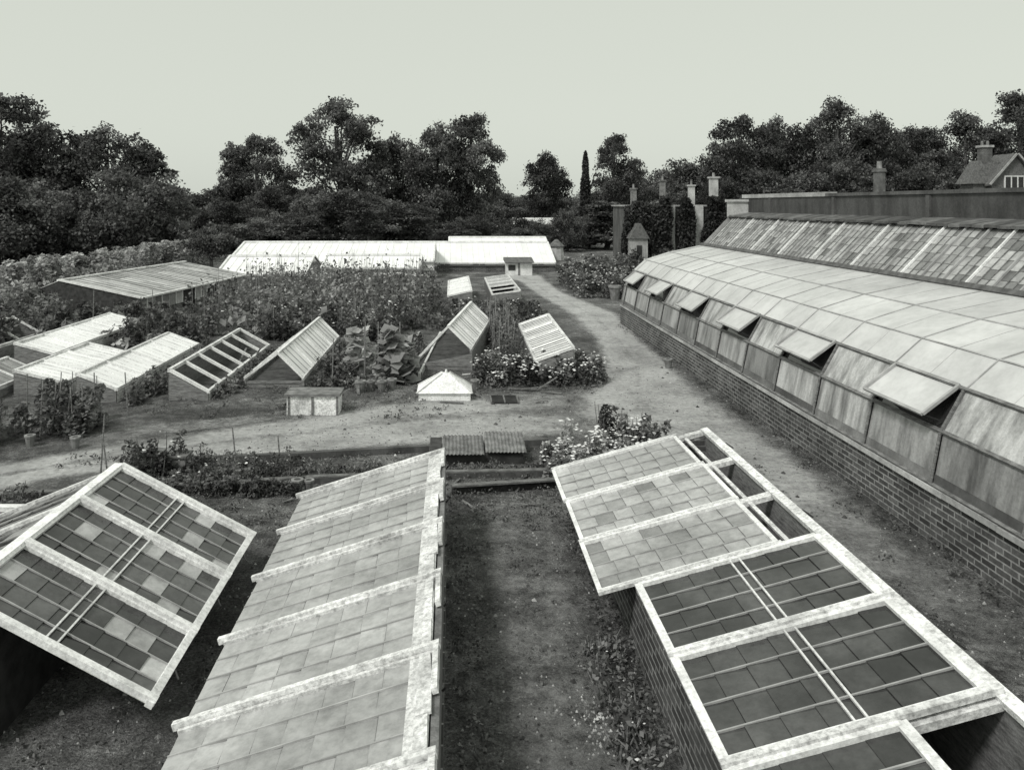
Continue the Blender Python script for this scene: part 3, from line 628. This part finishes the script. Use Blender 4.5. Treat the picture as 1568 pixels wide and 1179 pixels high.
# ------------------------------------------------------------------ trees
TM=[tree_mesh('crown_a',14,4.6,1,24000,leaf=.155),tree_mesh('crown_b',12,4.4,2,22000,nlobes=18,leaf=.155),tree_mesh('crown_c',11,3.2,3,16000,nlobes=16,taper=.35,leaf=.15),tree_mesh('crown_d',8,4.4,4,20000,leaf=.14,nlobes=16,base=.02),tree_mesh('crown_e',15,5,5,27000,nlobes=24,base=.05,leaf=.155)]
DIM=[(14,4.6),(12,4.4),(11,3.2),(8,4.4),(15,5)]
def tree(name,x,y,H,R,k,rot=None):
    o=bpy.data.objects.new(name,TM[k]); COL.objects.link(o); h,r=DIM[k]
    o.location=(x,y,-.05); o.scale=(R/r,R/r,H/h); o.rotation_euler[2]=rot if rot is not None else random.uniform(0,6.28); return o
random.seed(5)
for x,y,H,R,k in [(-34.5,60,13.1,4.2,0),(-31,60,10.4,3.6,1),(-27.2,62,10.5,3.8,1),(-24.0,62,8.9,2.6,2),(-21.8,54,7.0,3.8,3),(-29,52,6.5,4,3),
  (-22.6,82,10.9,3.0,2),(-19.8,80,11.4,3.4,0),(-11.3,80,15.1,4.9,4),(-5.8,84,11.8,3.2,1),(-1.4,80,12.6,3.6,1),(1.9,82,13.8,3.5,0),
  (11.5,94,10.6,3.2,1),(18.2,88,12.2,3.1,0),(21.5,95,9,3,2)]:
    tree('deciduous_tree',x,y,H,R,k)
rc=np.random.default_rng(88); n=7000; u=rc.uniform(0,1,n)**1.15; rad=.85*(1-u)**.55*(1+.12*np.sin(u*23)); a=rc.uniform(0,6.28,n); q=np.sqrt(rc.uniform(.3,1,n))*rad
ex=MB(); ex.cyl((0,0,0),(0,0,9),.2,.05,BARK); rng=rc
leaf_obj('cypress_tree',np.stack([q*np.cos(a),q*np.sin(a),.1+u*9.9],1),.15,np.clip(rc.normal(.3,.15,n),0,1),LEAF,extra=ex,loc=(15,88,0))
tb=tree_mesh('topiary_crown',2.9,1.35,78,11000,leaf=.07,base=.25,nlobes=14,lob=(.4,.5))
o=bpy.data.objects.new('clipped_bush',tb); o.location=(-14.7,48,0); COL.objects.link(o)
def mass(name,lst):
    e=bpy.data.objects.new(name,None); COL.objects.link(e)
    for i,(x,y,H,R,k) in enumerate(lst):
        o=tree('tree_crown_%d'%i,x,y,H,R,k); o.parent=e
mass('woodland',[(34,112,11,6,3),(29,115,9.5,5,3),(36.5,100,15.6,4.4,0),(42,101,15.6,4.3,1),(48.8,100,17.6,4.9,4),(54.5,100,16,4.4,1),(60,101,14.2,4.6,0),(65.5,100,16,4.8,4),(71,98,18.4,5,0),(77,98,17.6,5.5,1),(82,100,18,6,4),
   (39,94,9,5,3),(46,93,10,5,3),(53,93,10,5,3),(60,92,9.5,5,3),(67,92,10,5,3),(74,92,10,5,3),(33,95,8,4,3),(27,98,7.5,4,3),(24,90,6.5,4,3),(45,108,14.5,5,1),(52,108,14.5,5,4),(39.5,108,13,5,0),(63,108,15,5,1)])
r4=random.Random(21); lst=[]
for i in range(44):
    x=-48+i*1.8
    if x>29: break
    lst.append((x+r4.uniform(-1.5,1.5),r4.uniform(58,76),r4.uniform(2.4,6.0) if x<2 else r4.uniform(2.0,4.6),r4.uniform(1.6,3.6),r4.choice([3,3,1,2])))
mass('shrubbery',lst)
lst=[]
for i in range(16): lst.append((-46+i*3.2,98+r4.uniform(-4,4),r4.uniform(4.5,7),4.5,3))
for i in range(10): lst.append((4+i*3.2,108+r4.uniform(-4,4),r4.uniform(4.5,7),4,3))
for i in range(9): lst.append((-44+i*2.6,56+r4.uniform(-3,3),r4.uniform(3.5,5.5),3.2,r4.choice([3,1])))
for i in range(14): lst.append((-50+i*7,140,r4.uniform(6,7.5),7,3))
mass('distant_woodland',lst)

# ------------------------------------------------------------------ ivy clad building and houses
mb=MB(); Yb=48
mb.box(10.9,18.6,Yb,Yb+5,0,3.9,DARKWALL,.9); mb.box(10.8,18.7,Yb-.1,Yb+5.1,3.902,4.0,STONE,.1)
for x,pw in ((13.5,.12),(15.1,.24)): mb.box(x-pw,x+pw,Yb-.2,Yb-.002,0,4.0,STONE,.6)
for x in (11.7,14.3,17.4): mb.box(x-.3,x+.3,Yb-.02,Yb-.001,1.2,2.6,DARKWOOD); mb.box(x-.36,x+.36,Yb-.06,Yb-.001,1.08,1.18,STONE,.9)
mb.box(10.6,11.6,Yb-1.6,Yb-.2,0,2.0,STONE,.1); mb.hexa([(10.5,Yb-1.7,2.0),(11.7,Yb-1.7,2.0),(11.7,Yb-.2,2.0),(10.5,Yb-.2,2.0),(11.0,Yb-1.6,2.9),(11.2,Yb-1.6,2.9),(11.2,Yb-.3,2.9),(11.0,Yb-.3,2.9)],TILE)
mb.box(10.95,11.25,Yb-1.63,Yb-1.602,.9,1.6,DARKWOOD)
for x,zt,w,m_ in ((11.3,5.3,.32,TERRA),(13.1,5.8,.3,TERRA),(14.9,5.5,.34,STONE),(16.3,6.0,.44,STONE)):
    mb.box(x-w/2,x+w/2,Yb+.6,Yb+.6+w,4.0,zt-.35,m_,.5); mb.box(x-w*.65,x+w*.65,Yb+.6-w*.15,Yb+.6+w*1.15,zt-.348,zt-.25,m_,.4); mb.cyl((x,Yb+.6+w/2,zt-.25),(x,Yb+.6+w/2,zt),w*.22,w*.18,TERRA,8,tone=.9)
mb.build('stable_building')
P=[];T=[];r5=np.random.default_rng(60)
for x,w,z in ((11.4,1.4,4.2),(12.3,1.0,4.0),(12.9,.95,4.5),(14.2,1.1,4.4),(15.9,1.3,4.5),(16.7,1.1,4.3),(17.5,1.1,4.2),(18.5,1.1,4.4),(10.7,.7,3.9)):
    n=4800; zz_=r5.uniform(0,z,n); P.append(np.stack([x+r5.uniform(-w/2,w/2,n)*(1-.5*(zz_/z)**3)*(1+.2*np.sin(zz_*2.1+x)),Yb-.3-np.abs(r5.normal(size=n))*.25,zz_],1)); T.append(np.clip(r5.normal(.35,.15,n),0,1))
rng=r5; leaf_obj('ivy',np.concatenate(P),.1,np.concatenate(T),LEAF,up=.1)
plants('building_shrubs',10,19,44.5,46.5,1.6,12000,.1,.5,61,mat=LEAF,hvar=.6)
def house(x,y,w,d,eave,ridge,wall,roof,gable_front=True):
    mb=MB(); mb.box(x-w/2,x+w/2,y,y+d,0,eave,wall)
    if gable_front:
        mb.poly([(x-w/2,y,eave),(x+w/2,y,eave),(x,y,ridge)],wall,.6); mb.poly([(x-w/2,y+d,eave),(x+w/2,y+d,eave),(x,y+d,ridge)],wall,.6)
        mb.hexa([(x-w/2-.3,y-.3,eave-.3),(x,y-.3,ridge+.02),(x,y+d+.3,ridge+.02),(x-w/2-.3,y+d+.3,eave-.3),(x-w/2-.3,y-.3,eave-.15),(x,y-.3,ridge+.2),(x,y+d+.3,ridge+.2),(x-w/2-.3,y+d+.3,eave-.15)],roof)
        mb.hexa([(x,y-.3,ridge+.02),(x+w/2+.3,y-.3,eave-.3),(x+w/2+.3,y+d+.3,eave-.3),(x,y+d+.3,ridge+.02),(x,y-.3,ridge+.2),(x+w/2+.3,y-.3,eave-.15),(x+w/2+.3,y+d+.3,eave-.15),(x,y+d+.3,ridge+.2)],roof)
    else:
        ym=y+d/2
        mb.poly([(x-w/2,y,eave),(x-w/2,y+d,eave),(x-w/2,ym,ridge)],wall); mb.poly([(x+w/2,y,eave),(x+w/2,y+d,eave),(x+w/2,ym,ridge)],wall)
        mb.hexa([(x-w/2-.2,y-.3,eave-.2),(x+w/2+.2,y-.3,eave-.2),(x+w/2+.2,ym,ridge),(x-w/2-.2,ym,ridge),(x-w/2-.2,y-.3,eave-.05),(x+w/2+.2,y-.3,eave-.05),(x+w/2+.2,ym,ridge+.15),(x-w/2-.2,ym,ridge+.15)],roof,.7)
        mb.hexa([(x-w/2-.2,ym,ridge),(x+w/2+.2,ym,ridge),(x+w/2+.2,y+d+.3,eave-.2),(x-w/2-.2,y+d+.3,eave-.2),(x-w/2-.2,ym,ridge+.15),(x+w/2+.2,ym,ridge+.15),(x+w/2+.2,y+d+.3,eave-.05),(x-w/2-.2,y+d+.3,eave-.05)],roof,.7)
    return mb
mb=house(50.3,70,4.2,2.4,6.0,8.4,TILE,TILE)
mb.box(49.3,51.1,69.9,69.998,5.4,6.6,PAINT2,.3)
for i in range(3): mb.box(49.4+i*.57,49.83+i*.57,69.87,69.898,5.5,6.5,DARKWOOD)
for a,b in (((47.9,69.65,5.75),(50.3,69.65,8.5)),((50.3,69.65,8.5),(52.7,69.65,5.75))): mb.beam(a,b,.1,.16,STONE,up=(0,0,1),tone=.0)
mb.box(47.0,48.4,70.6,72.4,0,6.0,TILE); mb.hexa([(46.6,70.4,5.9),(48.6,70.4,5.9),(48.6,72.6,5.9),(46.6,72.6,5.9),(47.6,71,8.0),(49.6,71,8.0),(49.6,72,8.0),(47.6,72,8.0)],TILE)
mb.box(48.0,48.9,70.9,71.6,6,9.2,BRICK_X); mb.box(47.9,49.0,70.8,71.7,9.202,9.4,STONE,.2)
for x in(48.2,48.7): mb.cyl((x,71.25,9.4),(x,71.25,9.8),.12,.1,TERRA,8)
mb.build('gabled_house')
mb=house(8.6,74,5,5,1.5,2.6,STONE,GL_ROOF,gable_front=False); mb.box(7.6,8.2,73.96,73.998,.5,1.2,DARKWOOD); mb.box(9.2,9.8,73.96,73.998,.5,1.2,DARKWOOD); mb.build('small_cottage')
mb=MB(); mb.cyl((7.6,57,0),(7.6,57,1.0),.6,.5,STONE,10,tone=.6); mb.cyl((7.6,57,1.0),(7.6,57,1.5),.62,.1,TILE,10,tone=.6); mb.build('garden_shelter')

# ------------------------------------------------------------------ light, sky, camera
w=bpy.data.worlds.new('World'); scene.world=w; w.use_nodes=True; nt=w.node_tree; nt.nodes.clear()
el=math.radians(50); az=math.atan2(-.62,-.6)
sky=N(nt,'ShaderNodeTexSky',sky_type='NISHITA'); sky.sun_disc=False; sky.sun_elevation=el; sky.sun_rotation=az; sky.air_density=1; sky.dust_density=3
bw=N(nt,'ShaderNodeRGBToBW'); nt.links.new(sky.outputs[0],bw.inputs[0])
s=mathn(nt,'ADD',mathn(nt,'MULTIPLY',bw.outputs[0],.3),6.1)
vm=N(nt,'ShaderNodeVectorMath',operation='SCALE'); vm.inputs[0].default_value=(.95,1.0,.90); nt.links.new(s,vm.inputs['Scale'])
bg=N(nt,'ShaderNodeBackground'); bg.inputs[1].default_value=.1; nt.links.new(vm.outputs[0],bg.inputs[0])
wo=N(nt,'ShaderNodeOutputWorld'); nt.links.new(bg.outputs[0],wo.inputs[0])
sd=bpy.data.lights.new('sun','SUN'); sd.energy=2.2; sd.angle=math.radians(10); sd.color=(1,.985,.95)
so=bpy.data.objects.new('sun',sd); COL.objects.link(so)
d=Vector((math.sin(az)*math.cos(el),math.cos(az)*math.cos(el),math.sin(el))); so.rotation_euler=(-d).to_track_quat('-Z','Y').to_euler()
cam=bpy.data.cameras.new('camera'); co=bpy.data.objects.new('camera',cam); COL.objects.link(co)
cam.sensor_width=36; cam.lens=27.55; cam.shift_x=.0587; cam.shift_y=-.1757; cam.clip_end=3000; cam.clip_start=.1
co.location=(0,0,4); co.rotation_euler=(math.radians(90),0,0)
scene.camera=co
scene.view_settings.view_transform='Standard'; scene.view_settings.look='None'; scene.view_settings.exposure=0
